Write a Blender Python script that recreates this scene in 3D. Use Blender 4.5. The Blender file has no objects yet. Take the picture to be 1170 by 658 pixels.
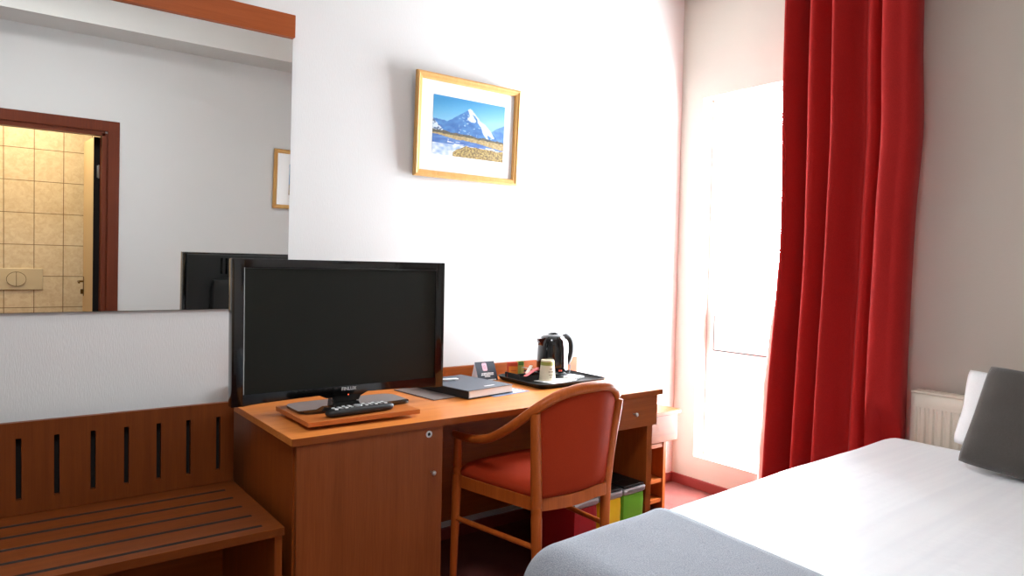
import bpy, bmesh, math, random
from mathutils import Vector, Matrix, noise
random.seed(7)
S = bpy.context.scene
COL = S.collection
PI = math.pi

# ------------------------------------------------------------------ camera
cam = bpy.data.cameras.new('camera')
cam.sensor_width = 36.0
cam.lens = 24.449
cam.clip_start = 0.02
cam_o = bpy.data.objects.new('camera', cam)
COL.objects.link(cam_o)
def cam_rot(yaw, pit, rol):
    f = Vector((math.sin(yaw)*math.cos(pit), math.cos(yaw)*math.cos(pit), math.sin(pit)))
    r = Vector((math.cos(yaw), -math.sin(yaw), 0)); u = r.cross(f)
    c, s = math.cos(rol), math.sin(rol)
    R, U = c*r + s*u, -s*r + c*u
    return Matrix(((R.x, U.x, -f.x), (R.y, U.y, -f.y), (R.z, U.z, -f.z)))
cam_o.matrix_world = Matrix.Translation((0, 0, 1.2705)) @ cam_rot(0.649549489, -0.0314502705, 0.0204432443).to_4x4()
S.camera = cam_o

# ------------------------------------------------------------------ light
S.view_settings.view_transform = 'Standard'
S.view_settings.look = 'None'
S.view_settings.gamma = 1.0
S.view_settings.use_curve_mapping = False
S.view_settings.exposure = 0.2
SKY_STRENGTH = 54.0
w = bpy.data.worlds.new('sky'); S.world = w
w.use_nodes = True
wn = w.node_tree.nodes; wl = w.node_tree.links
wn.clear()
wo = wn.new('ShaderNodeOutputWorld'); wb = wn.new('ShaderNodeBackground')
wb.inputs['Color'].default_value = (0.90, 0.985, 1.06, 1)
wb.inputs['Strength'].default_value = SKY_STRENGTH
wl.new(wb.outputs[0], wo.inputs[0])

def area(name, loc, target, sx, sy, power, color, portal=False):
    l = bpy.data.lights.new(name, 'AREA'); l.shape = 'RECTANGLE'
    l.size, l.size_y = sx, sy; l.energy = power; l.color = color
    o = bpy.data.objects.new(name, l); COL.objects.link(o)
    o.location = loc
    d = Vector(target) - Vector(loc)
    o.rotation_euler = d.to_track_quat('-Z', 'Y').to_euler()
    if portal: l.cycles.is_portal = True
    return o
area('window_portal', (3.53, 2.12, 1.22), (0, 2.12, 1.22), 0.89, 2.08, 1, (1, 1, 1), True)
area('room_fill_light', (0.2, 0.75, 2.84), (0.2, 0.75, 0), 0.5, 0.5, 24, (0.95, 0.98, 1.0))  # unseen fill light, added to brighten the far side of the room
area('bathroom_lamp_light', (0.25, -0.95, 2.40), (0.25, -1.0, 0), 0.3, 0.3, 17, (1.0, 0.84, 0.58))

# ------------------------------------------------------------------ materials
def rgb(h):
    def c(v):
        v /= 255.0
        return v/12.92 if v <= 0.04045 else ((v+0.055)/1.055)**2.4
    return (c(h[0]), c(h[1]), c(h[2]), 1.0)
MATS = {}
def base(name):
    m = bpy.data.materials.new(name); m.use_nodes = True
    nt = m.node_tree
    b = nt.nodes.get('Principled BSDF')
    MATS[name] = m
    return m, nt, b
def setp(b, **kw):
    for k, v in kw.items():
        b.inputs[k.replace('_', ' ')].default_value = v
def plain(name, col, rough=0.5, metal=0.0, spec=0.5, coat=0.0, emit=None, estr=0.0, sheen=0.0):
    m, nt, b = base(name)
    setp(b, Base_Color=rgb(col), Roughness=rough, Metallic=metal)
    b.inputs['Specular IOR Level'].default_value = spec
    b.inputs['Coat Weight'].default_value = coat
    b.inputs['Sheen Weight'].default_value = sheen
    if emit:
        b.inputs['Emission Color'].default_value = rgb(emit); b.inputs['Emission Strength'].default_value = estr
    return m
def coords(nt, scale=(1, 1, 1), rot=(0, 0, 0), kind='Object'):
    tc = nt.nodes.new('ShaderNodeTexCoord'); mp = nt.nodes.new('ShaderNodeMapping')
    mp.inputs['Scale'].default_value = scale; mp.inputs['Rotation'].default_value = rot
    nt.links.new(tc.outputs[kind], mp.inputs['Vector'])
    return mp.outputs['Vector']
def noise_n(nt, vec, scale, detail=4, rough=0.55, dist=0.0):
    n = nt.nodes.new('ShaderNodeTexNoise')
    n.inputs['Scale'].default_value = scale; n.inputs['Detail'].default_value = detail
    n.inputs['Roughness'].default_value = rough; n.inputs['Distortion'].default_value = dist
    nt.links.new(vec, n.inputs['Vector'])
    return n.outputs['Fac']
def ramp(nt, fac, stops):
    r = nt.nodes.new('ShaderNodeValToRGB')
    e = r.color_ramp.elements
    while len(e) < len(stops): e.new(0.5)
    for i, (p, c) in enumerate(stops):
        e[i].position = p; e[i].color = c
    nt.links.new(fac, r.inputs['Fac'])
    return r.outputs['Color']
def bump(nt, b, height, strength=0.2, dist=0.002):
    bn = nt.nodes.new('ShaderNodeBump')
    bn.inputs['Strength'].default_value = strength; bn.inputs['Distance'].default_value = dist
    nt.links.new(height, bn.inputs['Height']); nt.links.new(bn.outputs['Normal'], b.inputs['Normal'])
def wood(name, axis, c1=(126, 60, 20), c2=(156, 80, 30), rough=0.38):
    m, nt, b = base(name)
    sc = [38, 38, 38]; sc['xyz'.index(axis)] = 1.6
    v = coords(nt, tuple(sc))
    f = noise_n(nt, v, 1.0, 6, 0.6, 0.4)
    sc2 = [260, 260, 260]; sc2['xyz'.index(axis)] = 9
    f2 = noise_n(nt, coords(nt, tuple(sc2)), 1.0, 2, 0.5)
    mx = nt.nodes.new('ShaderNodeMath'); mx.operation = 'MULTIPLY_ADD'
    mx.inputs[1].default_value = 0.35
    nt.links.new(f2, mx.inputs[0])
    ms = nt.nodes.new('ShaderNodeMath'); ms.operation = 'MULTIPLY'; ms.inputs[1].default_value = 0.65
    nt.links.new(f, ms.inputs[0]); nt.links.new(ms.outputs[0], mx.inputs[2])
    c = ramp(nt, mx.outputs[0], [(0.30, rgb(c1)), (0.70, rgb(c2))])
    nt.links.new(c, b.inputs['Base Color'])
    setp(b, Roughness=rough)
    b.inputs['Specular IOR Level'].default_value = 0.22
    return m
W_X = wood('cherry_wood_grain_along', 'x')
W_Z = wood('cherry_wood_grain_upright', 'z')
W_Y = wood('cherry_wood_grain_across', 'y')
W_CH = wood('beech_stained_chair_wood', 'z', (160, 74, 24), (190, 96, 36), 0.36)
W_DARK = wood('dark_door_frame_wood', 'z', (92, 38, 20), (112, 50, 26), 0.4)
W_OAK = wood('light_oak_frame', 'z', (196, 146, 82), (216, 168, 104), 0.4)
W_OAKX = wood('light_oak_frame_along', 'x', (196, 146, 82), (216, 168, 104), 0.4)

def wallpaper(name, col, sc=(900, 900, 160)):
    m, nt, b = base(name)
    f = noise_n(nt, coords(nt, sc), 0.35, 2, 0.5)
    bump(nt, b, f, 0.25, 0.0015)
    setp(b, Base_Color=rgb(col), Roughness=0.85)
    b.inputs['Specular IOR Level'].default_value = 0.2
    return m
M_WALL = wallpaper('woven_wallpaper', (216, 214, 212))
M_WALLR = wallpaper('backlit_wall_plaster', (198, 190, 180), (300, 300, 300))  # window wall only: its backlit shade is put into the base colour
M_CEIL = plain('ceiling_paint', (220, 217, 212), 0.9, spec=0.1)
M_WHITE = plain('white_window_profile', (240, 240, 238), 0.35)
M_GASKET = plain('dark_window_gasket', (24, 22, 21), 0.8, spec=0.1)
M_SKIRT = plain('maroon_skirting', (128, 44, 40), 0.5)
def carpet():
    m, nt, b = base('maroon_carpet')
    v = coords(nt)
    f = noise_n(nt, v, 260, 3, 0.7)
    f2 = noise_n(nt, v, 6, 3, 0.6)
    ad = nt.nodes.new('ShaderNodeMath'); ad.operation = 'ADD'
    nt.links.new(f, ad.inputs[0]); nt.links.new(f2, ad.inputs[1])
    c = ramp(nt, ad.outputs[0], [(0.75 / 2 + 0.1, rgb((84, 42, 40))), (1.0, rgb((116, 66, 60)))])
    nt.links.new(c, b.inputs['Base Color'])
    setp(b, Roughness=0.95); b.inputs['Specular IOR Level'].default_value = 0.1
    bump(nt, b, f, 0.6, 0.004)
    return m
M_CARPET = carpet()
def tile():
    m, nt, b = base('beige_bathroom_tile')
    tc = nt.nodes.new('ShaderNodeTexCoord'); mp = nt.nodes.new('ShaderNodeMapping')
    mp.inputs['Rotation'].default_value = (PI/2, 0, 0)
    mp.inputs['Location'].default_value = (-0.126, -0.236, 0)
    nt.links.new(tc.outputs['Object'], mp.inputs['Vector'])
    br = nt.nodes.new('ShaderNodeTexBrick')
    br.offset = 0.0; br.inputs['Scale'].default_value = 1.0
    br.inputs['Brick Width'].default_value = 0.204; br.inputs['Row Height'].default_value = 0.262
    br.inputs['Mortar Size'].default_value = 0.003; br.inputs['Mortar Smooth'].default_value = 0.2
    nt.links.new(mp.outputs[0], br.inputs['Vector'])
    n = noise_n(nt, coords(nt), 26, 6, 0.65, 0.6)
    c = ramp(nt, n, [(0.38, rgb((222, 200, 165))), (0.62, rgb((236, 219, 188)))])
    nt.links.new(c, br.inputs['Color1']); nt.links.new(c, br.inputs['Color2'])
    br.inputs['Mortar'].default_value = rgb((128, 100, 66))
    nt.links.new(br.outputs['Color'], b.inputs['Base Color'])
    setp(b, Roughness=0.3)
    return m
M_TILE = tile()
def fabric(name, col, col2=None, scale=700, rough=0.9, sheen=0.3, bstr=0.4):
    m, nt, b = base(name)
    v = coords(nt)
    f = noise_n(nt, v, scale, 2, 0.6)
    c = ramp(nt, f, [(0.3, rgb(col)), (0.7, rgb(col2 or col))])
    nt.links.new(c, b.inputs['Base Color'])
    setp(b, Roughness=rough); b.inputs['Sheen Weight'].default_value = sheen
    b.inputs['Specular IOR Level'].default_value = 0.15
    bump(nt, b, f, bstr, 0.002)
    return m
M_UPH = fabric('brick_red_upholstery', (143, 40, 14), (170, 55, 22), 800, sheen=0.0)
M_THROW = fabric('blue_grey_woven_throw', (122, 127, 136), (170, 175, 184), 420, bstr=0.8)
M_CUSH = fabric('charcoal_cushion_fabric', (66, 62, 58), (86, 81, 76), 700)
M_PIL = fabric('white_pillow_cotton', (232, 232, 232), (240, 240, 240), 300, sheen=0.1, bstr=0.1)
def satin():
    m, nt, b = base('white_satin_stripe_duvet')
    wv = nt.nodes.new('ShaderNodeTexNoise'); wv.inputs['Scale'].default_value = 1.0; wv.inputs['Detail'].default_value = 2.0
    nt.links.new(coords(nt, (1.1, 30, 1)), wv.inputs['Vector'])
    r = ramp(nt, wv.outputs['Fac'], [(0.35, (0.48, 0.48, 0.48, 1)), (0.65, (0.58, 0.58, 0.58, 1))])
    nt.links.new(r, b.inputs['Roughness'])
    c = ramp(nt, wv.outputs['Fac'], [(0.35, rgb((236, 237, 239))), (0.65, rgb((231, 232, 235)))])
    nt.links.new(c, b.inputs['Base Color'])
    b.inputs['Sheen Weight'].default_value = 0.1
    f = noise_n(nt, coords(nt), 5, 4, 0.6)
    bump(nt, b, f, 0.25, 0.02)
    return m
M_DUVET = satin()
def curtain_mat():
    m, nt, b = base('red_curtain_cloth')
    f = noise_n(nt, coords(nt, (900, 900, 300)), 0.6, 2)
    c = ramp(nt, f, [(0.3, rgb((156, 22, 20))), (0.7, rgb((178, 30, 26)))])
    nt.links.new(c, b.inputs['Base Color'])
    setp(b, Roughness=0.7); b.inputs['Sheen Weight'].default_value = 0.05
    b.inputs['Specular IOR Level'].default_value = 0.2
    tr = nt.nodes.new('ShaderNodeBsdfTranslucent'); tr.inputs['Color'].default_value = rgb((190, 24, 20))
    mx = nt.nodes.new('ShaderNodeMixShader'); mx.inputs[0].default_value = 0.03
    out = nt.nodes.get('Material Output')
    nt.links.new(b.outputs[0], mx.inputs[1]); nt.links.new(tr.outputs[0], mx.inputs[2])
    nt.links.new(mx.outputs[0], out.inputs['Surface'])
    return m
M_CURT = curtain_mat()
M_LIN = plain('pale_curtain_lining', (222, 150, 140), 0.8, spec=0.1)
def glass(name, refl=0.04, tint=(1, 1, 1, 1)):
    m = bpy.data.materials.new(name); m.use_nodes = True; nt = m.node_tree; nt.nodes.clear()
    out = nt.nodes.new('ShaderNodeOutputMaterial'); mx = nt.nodes.new('ShaderNodeMixShader')
    t = nt.nodes.new('ShaderNodeBsdfTransparent'); t.inputs['Color'].default_value = tint
    g = nt.nodes.new('ShaderNodeBsdfGlossy'); g.inputs['Roughness'].default_value = 0.02
    mx.inputs[0].default_value = refl
    nt.links.new(t.outputs[0], mx.inputs[1]); nt.links.new(g.outputs[0], mx.inputs[2])
    nt.links.new(mx.outputs[0], out.inputs['Surface'])
    return m
M_GLASS = glass('clear_glass')
M_MIRROR = plain('silvered_mirror', (238, 240, 238), 0.0, 1.0)
M_MEDGE = plain('mirror_edge', (120, 128, 122), 0.3)
M_BLACKG = plain('black_gloss_plastic', (12, 12, 12), 0.12, coat=0.3)
M_BLACKM = plain('black_matt_plastic', (20, 20, 20), 0.5)
M_SCREEN = plain('dark_lcd_screen', (24, 27, 22), 0.45, spec=0.22)
M_METAL = plain('brushed_steel', (190, 188, 184), 0.3, 1.0)
M_SILVER = plain('satin_silver_plastic', (170, 170, 172), 0.35, 0.6)
M_BRASS = plain('aged_brass', (120, 92, 50), 0.35, 1.0)
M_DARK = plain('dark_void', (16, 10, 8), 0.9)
M_LETTER = plain('white_lettering', (235, 235, 235), 0.5)
M_LED = plain('red_led', (255, 90, 60), 0.4, emit=(255, 110, 70), estr=1.5)
M_PAPER = plain('white_paper', (236, 236, 234), 0.7)
M_BINDER = plain('slate_binder_cover', (72, 78, 88), 0.45)
M_PAGES = plain('page_block', (214, 206, 198), 0.8)
M_CARDD = plain('dark_navy_card', (44, 50, 62), 0.45)
M_PINK = plain('pink_print', (236, 120, 140), 0.6)
M_RED2 = plain('red_packet', (196, 66, 36), 0.45)
M_ORANGE = plain('orange_packet', (226, 128, 38), 0.45)
M_GREENY = plain('green_yellow_packet', (178, 178, 86), 0.5)
M_GREEND = plain('leaf_green_print', (76, 120, 50), 0.5)
M_CUP = plain('kraft_paper_cup', (216, 204, 178), 0.7)
M_CUPG = plain('olive_green_band', (140, 142, 62), 0.6)
M_PRINT = plain('brown_print', (110, 84, 70), 0.7)
M_BINR = plain('red_bin_plastic', (162, 26, 34), 0.35)
M_BINY = plain('yellow_bin_plastic', (240, 200, 34), 0.35)
M_BING = plain('green_bin_plastic', (112, 182, 50), 0.35)
M_RAD = plain('cream_radiator_enamel', (236, 224, 208), 0.4)
M_BEIGE = plain('beige_flush_plastic', (214, 198, 166), 0.35)
M_DOORL = plain('pale_door_leaf', (206, 180, 138), 0.5)
M_BLUEP = plain('blue_grey_print', (120, 134, 160), 0.6)
M_BASE = plain('dark_bed_base', (60, 48, 42), 0.8)
M_KWIN = plain('clear_water_gauge', (215, 222, 228), 0.15)

# ------------------------------------------------------------------ mesh helpers
def nb(): return bmesh.new()
def bx(bm, x0, x1, y0, y1, z0, z1, bevel=0.0, seg=2):
    r = bmesh.ops.create_cube(bm, size=1.0)
    vs = r['verts']
    for v in vs:
        v.co = Vector(((x0+x1)/2 + v.co.x*(x1-x0), (y0+y1)/2 + v.co.y*(y1-y0), (z0+z1)/2 + v.co.z*(z1-z0)))
    if bevel > 0:
        es = {e for v in vs for e in v.link_edges}
        bmesh.ops.bevel(bm, geom=list(es), offset=bevel, segments=seg, profile=0.6, affect='EDGES')
    return vs
def catmull(pts, n=8):
    P = [Vector(p) for p in pts]; out = []
    for i in range(len(P)-1):
        p0 = P[max(i-1, 0)]; p1 = P[i]; p2 = P[i+1]; p3 = P[min(i+2, len(P)-1)]
        for k in range(n):
            t = k/n
            out.append(0.5*((2*p1) + (p2-p0)*t + (2*p0-5*p1+4*p2-p3)*t*t + (3*p1-p0-3*p2+p3)*t**3))
    out.append(P[-1]); return out
def tube(bm, pts, rad, seg=12, flat=(1.0, 1.0), up=(0, 0, 1), cap=True):
    """sweep an ellipse; rad may be a list; flat scales the two section axes (side, up)"""
    P = [Vector(p) for p in pts]; n = len(P)
    R = rad if isinstance(rad, (list, tuple)) else [rad]*n
    if len(R) != n:
        R = [R[0] + (R[-1]-R[0])*i/(n-1) for i in range(n)]
    rings = []; U = Vector(up)
    for i in range(n):
        d = (P[min(i+1, n-1)] - P[max(i-1, 0)]).normalized()
        s = d.cross(U)
        if s.length < 1e-4: s = d.cross(Vector((1, 0, 0)))
        s.normalize(); u = s.cross(d).normalized()
        rings.append([bm.verts.new(P[i] + s*math.cos(a)*R[i]*flat[0] + u*math.sin(a)*R[i]*flat[1])
                      for a in [2*PI*k/seg for k in range(seg)]])
    for i in range(n-1):
        for k in range(seg):
            bm.faces.new((rings[i][k], rings[i][(k+1) % seg], rings[i+1][(k+1) % seg], rings[i+1][k]))
    if cap:
        bm.faces.new(list(reversed(rings[0]))); bm.faces.new(rings[-1])
def lathe(bm, prof, seg=32, c=(0, 0, 0), cap=True):
    rings = []
    for r, z in prof:
        rings.append([bm.verts.new((c[0]+r*math.cos(2*PI*k/seg), c[1]+r*math.sin(2*PI*k/seg), c[2]+z)) for k in range(seg)])
    for i in range(len(rings)-1):
        for k in range(seg):
            bm.faces.new((rings[i][k], rings[i][(k+1) % seg], rings[i+1][(k+1) % seg], rings[i+1][k]))
    if cap:
        bm.faces.new(list(reversed(rings[0]))); bm.faces.new(rings[-1])
def rbox(bm, lo, hi, r, n=(24, 24, 8), f=None, open_bottom=False):
    """rounded box with subdivided faces; f(v) may move vertices"""
    lo = Vector(lo); hi = Vector(hi)
    nx, ny, nz = n; cache = {}
    def V(i, j, k):
        key = (i, j, k)
        if key not in cache:
            p = Vector((lo.x+(hi.x-lo.x)*i/nx, lo.y+(hi.y-lo.y)*j/ny, lo.z+(hi.z-lo.z)*k/nz))
            q = Vector([min(max(p[a], lo[a]+r[a]), hi[a]-r[a]) for a in range(3)])
            d = p-q; e = Vector([d[a]/r[a] if r[a] > 1e-6 else 0 for a in range(3)])
            if e.length > 1e-6:
                e.normalize()
                p = q + Vector([e[a]*r[a] for a in range(3)])
            if f: p = f(p)
            cache[key] = bm.verts.new(p)
        return cache[key]
    def quad(a, b, c, d): bm.faces.new((V(*a), V(*b), V(*c), V(*d)))
    for i in range(nx):
        for j in range(ny):
            if not open_bottom: quad((i, j, 0), (i, j+1, 0), (i+1, j+1, 0), (i+1, j, 0))
            quad((i, j, nz), (i+1, j, nz), (i+1, j+1, nz), (i, j+1, nz))
    for i in range(nx):
        for k in range(nz):
            quad((i, 0, k), (i+1, 0, k), (i+1, 0, k+1), (i, 0, k+1))
            quad((i, ny, k), (i, ny, k+1), (i+1, ny, k+1), (i+1, ny, k))
    for j in range(ny):
        for k in range(nz):
            quad((0, j, k), (0, j, k+1), (0, j+1, k+1), (0, j+1, k))
            quad((nx, j, k), (nx, j+1, k), (nx, j+1, k+1), (nx, j, k+1))
def prism(bm, poly, d0, d1, axis='y'):
    """extrude a 2D polygon; axis is the extrusion axis"""
    def mk(p, d):
        return {'y': (p[0], d, p[1]), 'x': (d, p[0], p[1]), 'z': (p[0], p[1], d)}[axis]
    a = [bm.verts.new(mk(p, d0)) for p in poly]; b = [bm.verts.new(mk(p, d1)) for p in poly]
    n = len(poly)
    bm.faces.new(a); bm.faces.new(list(reversed(b)))
    for i in range(n):
        bm.faces.new((a[i], b[i], b[(i+1) % n], a[(i+1) % n]))
def obj(name, bm, mat, parent=None, smooth=False, origin=None, recalc=True, mod=None):
    if recalc: bmesh.ops.recalc_face_normals(bm, faces=bm.faces[:])
    me = bpy.data.meshes.new(name); bm.to_mesh(me); bm.free()
    me.materials.append(mat)
    if smooth:
        for p in me.polygons: p.use_smooth = True
        if smooth != 'all' :
            try: me.set_sharp_from_angle(angle=math.radians(38))
            except Exception: pass
    o = bpy.data.objects.new(name, me); COL.objects.link(o)
    if parent is not None: o.parent = parent
    if origin is not None:
        me.transform(Matrix.Translation(-Vector(origin))); o.location = origin
    return o
def tag(o, label, cat, group=None, kind=None):
    if label: o['label'] = label
    if cat: o['category'] = cat
    if group: o['group'] = group
    if kind: o['kind'] = kind
    return o
def thing(name, label, cat, loc=(0, 0, 0), rz=0.0, group=None):
    o = bpy.data.objects.new(name, None); COL.objects.link(o)
    o.empty_display_size = 0.05
    o.location = loc; o.rotation_euler = (0, 0, rz)
    return tag(o, label, cat, group)
def struct(name, bm, mat, label=None, parent=None, smooth=False):
    o = obj(name, bm, mat, parent, smooth)
    if parent is None:
        o['kind'] = 'structure'
        if label: o['label'] = label
    return o
def dup(root, loc, rz, label):
    r = root.copy(); COL.objects.link(r); r.location = loc; r.rotation_euler = (0, 0, rz); r['label'] = label
    for ch in list(root.children):
        c = ch.copy(); COL.objects.link(c); c.parent = r
    return r
def text_mesh(name, s, size, mat, parent, loc, rot, ext=0.0006, sx=1.0):
    cu = bpy.data.curves.new(name, 'FONT'); cu.body = s; cu.size = size; cu.extrude = ext
    cu.align_x = 'CENTER'; cu.align_y = 'CENTER'
    t = bpy.data.objects.new(name, cu); COL.objects.link(t)
    dg = bpy.context.evaluated_depsgraph_get()
    me = bpy.data.meshes.new_from_object(t.evaluated_get(dg))
    bpy.data.objects.remove(t); me.materials.clear(); me.materials.append(mat)
    o = bpy.data.objects.new(name, me); COL.objects.link(o); o.parent = parent
    o.location = loc; o.rotation_euler = rot; o.scale = (sx, 1, 1)
    return o

WY = 2.715      # desk wall
WX = 3.298      # window wall
FY = -0.60      # wall with the bathroom door
LX = -3.2
CZ = 2.88

# ------------------------------------------------------------------ setting
b = nb(); bx(b, LX-0.1, WX+0.3, -1.75, WY+0.1, -0.1, 0.0); struct('floor', b, M_CARPET, 'maroon carpet floor')
b = nb(); bx(b, LX-0.1, WX+0.3, FY-0.1, WY+0.1, CZ, CZ+0.1); struct('ceiling', b, M_CEIL, 'white painted ceiling')
b = nb(); bx(b, LX-0.1, WX+0.3, WY, WY+0.1, 0, CZ); struct('wall_back', b, M_WALL, 'off-white textured wall behind the desk')
b = nb(); bx(b, LX-0.1, LX, FY, WY, 0, CZ); struct('wall_left', b, M_WALL, 'off-white left wall')
# window wall with its opening
WY0, WY1, WZ0, WZ1 = 1.68, 2.557, 0.185, 2.257
b = nb()
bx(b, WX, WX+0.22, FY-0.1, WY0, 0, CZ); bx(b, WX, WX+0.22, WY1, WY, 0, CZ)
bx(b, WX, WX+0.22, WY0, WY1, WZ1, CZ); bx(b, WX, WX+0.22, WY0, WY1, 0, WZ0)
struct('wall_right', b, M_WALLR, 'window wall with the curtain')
# opposite wall with the bathroom doorway (seen in the mirror)
DX0, DX1, DZ = -0.10, 0.715, 1.965
b = nb()
bx(b, LX, DX0, FY-0.1, FY, 0, CZ); bx(b, DX1, WX, FY-0.1, FY, 0, CZ); bx(b, DX0, DX1, FY-0.1, FY, DZ, CZ)
struct('wall_front', b, M_WALL, 'opposite wall seen in the mirror')
b = nb(); bx(b, LX, WX, FY, FY+0.405, 2.648, CZ); struct('trim_1', b, M_CEIL, 'dropped ceiling beam seen in the mirror')
# skirtings
b = nb(); bx(b, LX, WX-0.015, WY-0.014, WY, 0, 0.055, 0.003); struct('baseboard_back', b, M_SKIRT)
b = nb(); bx(b, WX-0.014, WX, FY, WY-0.0, 0, 0.057, 0.003); struct('baseboard_right', b, M_SKIRT)
# bathroom behind the doorway
b = nb()
bx(b, -0.9, 1.35, -1.70, -1.60, 0, 2.5); bx(b, -1.0, -0.9, -1.60, FY-0.1, 0, 2.5); bx(b, 1.35, 1.45, -1.60, FY-0.1, 0, 2.5)
bx(b, -1.0, 1.45, -1.70, FY-0.1, 2.5, 2.6)
struct('wall_bathroom', b, M_TILE, 'beige tiled bathroom wall seen through the doorway in the mirror')
# door frame, leaf, hinge, handle
b = nb()
for x0, x1 in ((DX0-0.07, DX0+0.015), (DX1+0.015, DX1+0.092)):
    bx(b, x0, x1, FY, FY+0.018, 0, 2.056, 0.004)
bx(b, DX0-0.07, DX1+0.092, FY, FY+0.0185, 1.978, 2.056, 0.004)
bx(b, DX1-0.02, DX1+0.02, FY-0.11, FY+0.004, 0, DZ+0.0); bx(b, DX0-0.02, DX0+0.02, FY-0.11, FY+0.004, 0, DZ)
bx(b, DX0, DX1, FY-0.11, FY+0.004, DZ-0.02, DZ+0.02)
door = struct('door_1', b, W_DARK, 'dark wooden bathroom door frame seen in the mirror')
b = nb(); bx(b, 0.655, 0.695, -1.36, FY-0.115, 0.01, 1.94, 0.002); obj('door_leaf', b, M_DOORL, door)
leaf = bpy.data.objects['door_leaf']
b = nb(); bx(b, 0.655, 0.696, FY-0.1148, FY-0.112, 0.01, 1.94); obj('leaf_edge', b, M_DARK, leaf)
b = nb(); bx(b, 0.676, 0.6945, FY-0.1118, FY-0.108, 1.64, 1.73, 0.001); tube(b, [(0.6885, FY-0.104, 1.635), (0.6885, FY-0.104, 1.735)], 0.006)
obj('hinge', b, M_METAL, leaf, True)
b = nb(); tube(b, [(0.655, -1.30, 0.80), (0.62, -1.30, 0.80), (0.615, -1.29, 0.80), (0.612, -1.19, 0.80)], 0.008)
bx(b, 0.651, 0.655, -1.32, -1.28, 0.68, 0.84, 0.001); bx(b, 0.632, 0.651, -1.303, -1.297, 0.695, 0.735)
obj('handle', b, M_BRASS, leaf, True)
# toilet flush plate on the tiles
t = thing('flush_plate', 'beige toilet flush plate on the bathroom tiles, seen in the mirror', 'flush plate', (0.22, -1.60, 0.788))
b = nb(); bx(b, -0.20, 0.171, 0, 0.014, -0.09, 0.09, 0.006); obj('plate', b, M_BEIGE, t)
b = nb(); prism(b, [(-0.01+0.068*math.cos(2*PI*k/32), 0.062*math.sin(2*PI*k/32)) for k in range(32)], 0.0141, 0.0150); obj('button_gap_shade', b, plain('flush_recess_shadow_gap', (120, 104, 78), 0.6), t)  # darker oval paints the shade in the gap round the buttons
for s in (-1, 1):
    b = nb()
    poly = [(s*0.002 + s*0.062*math.cos(a), 0.056*math.sin(a)) for a in [PI/2 - PI*k/16 for k in range(17)]]
    prism(b, [(x-0.01, z) for x, z in poly], 0.0152, 0.024); obj('button', b, M_BEIGE, t)

# window
wf = nb()
FX0, FX1 = 3.388, 3.45
def fr(bm, y0, y1, z0, z1, wd, x0=FX0, x1=FX1, bev=0.004):
    bx(bm, x0, x1, y0, y0+wd, z0, z1, bev); bx(bm, x0, x1, y1-wd, y1, z0, z1, bev)
    bx(bm, x0, x1, y0+wd, y1-wd, z0, z0+wd, bev); bx(bm, x0, x1, y0+wd, y1-wd, z1-wd, z1, bev)
fr(wf, WY0, WY1, WZ0, WZ1, 0.032)
bx(wf, FX0, FX1, WY0+0.032, WY1-0.032, 1.03, 1.07, 0.004)
win = struct('window_1', wf, M_WHITE, 'tall white window, blown out by daylight, beside the curtain')
b = nb(); fr(b, WY0+0.04, WY1-0.04, 0.78, 1.028, 0.045, FX0-0.012, FX1-0.01)
obj('sash', b, M_WHITE, win)
b = nb(); YL = WY1-0.0575
bx(b, FX0-0.0135, FX0-0.0115, YL-0.004, YL, 0.8085, 1.008); bx(b, FX0-0.0135, FX0-0.0115, WY0+0.09, YL, 0.8045, 0.8095)
obj('gasket', b, M_GASKET, win)
b = nb(); bx(b, FX0+0.03, FX0+0.034, WY0+0.032, WY1-0.032, 1.07, WZ1-0.032); bx(b, FX0+0.03, FX0+0.034, WY0+0.032, WY1-0.032, WZ0+0.032, 0.775); bx(b, FX0+0.03, FX0+0.034, WY0+0.083, WY1-0.083, 0.823, 0.985)
obj('pane', b, M_GLASS, win)

# ------------------------------------------------------------------ bed
BR = math.radians(1.6)
bed = thing('bed', 'single bed with dark base below the white duvet', 'bed', (1.0, 0.0, 0), 0)
BX0, BX1, BY0, BY1 = 1.06, 3.155, 0.02, 1.405
def bedf(p):
    # the duvet sags towards the foot and lies a little askew
    q = p.copy()
    t = (2.2 - p.x)/1.2
    if t > 0: q.z -= 0.028*min(t, 1.1)**1.3*(1 if p.z > 0.3 else p.z/0.3)
    q.y += 0.022*(p.x-2.2)*(p.y/1.4)
    return q
b = nb(); rbox(b, (BX0+0.05-1, BY0+0.05, 0.16), (BX1-1.02, BY1-0.07, 0.32), (0.03, 0.03, 0.03), (4, 4, 2)); obj('bed_base', b, M_BASE, bed, True)
b = nb(); rbox(b, (BX0+0.05-1, BY0+0.05, 0.325), (BX1-1.02, BY1-0.07, 0.48), (0.05, 0.05, 0.05), (8, 8, 4)); obj('mattress', b, M_PIL, bed, True)
for x in (0.16, 2.1):
    for y in (0.14, 1.2):
        b = nb(); bx(b, x-0.03, x+0.03, y-0.03, y+0.03, 0, 0.16, 0.004); obj('leg', b, M_BASE, bed)
def duvf(p):
    q = bedf(p)
    n1 = noise.noise(Vector((q.x*1.7, q.y*2.3, 3.1)))
    n2 = noise.noise(Vector((q.x*5.5, q.y*6.5, 7.7)))
    if p.z > 0.4: q.z += 0.006*n1 + 0.0025*n2
    side = 0.008*noise.noise(Vector((q.x*4, q.y*4, q.z*1.5)))
    if p.z < 0.5: q.y += side; q.x += side
    return q
b = nb(); rbox(b, (BX0, BY0, 0.20), (BX1, BY1, 0.58), (0.11, 0.11, 0.10), (90, 64, 14), duvf, True)
dv = obj('duvet', b, M_DUVET, None, 'all'); tag(dv, 'white satin-striped duvet spread over the bed', 'duvet')
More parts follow.
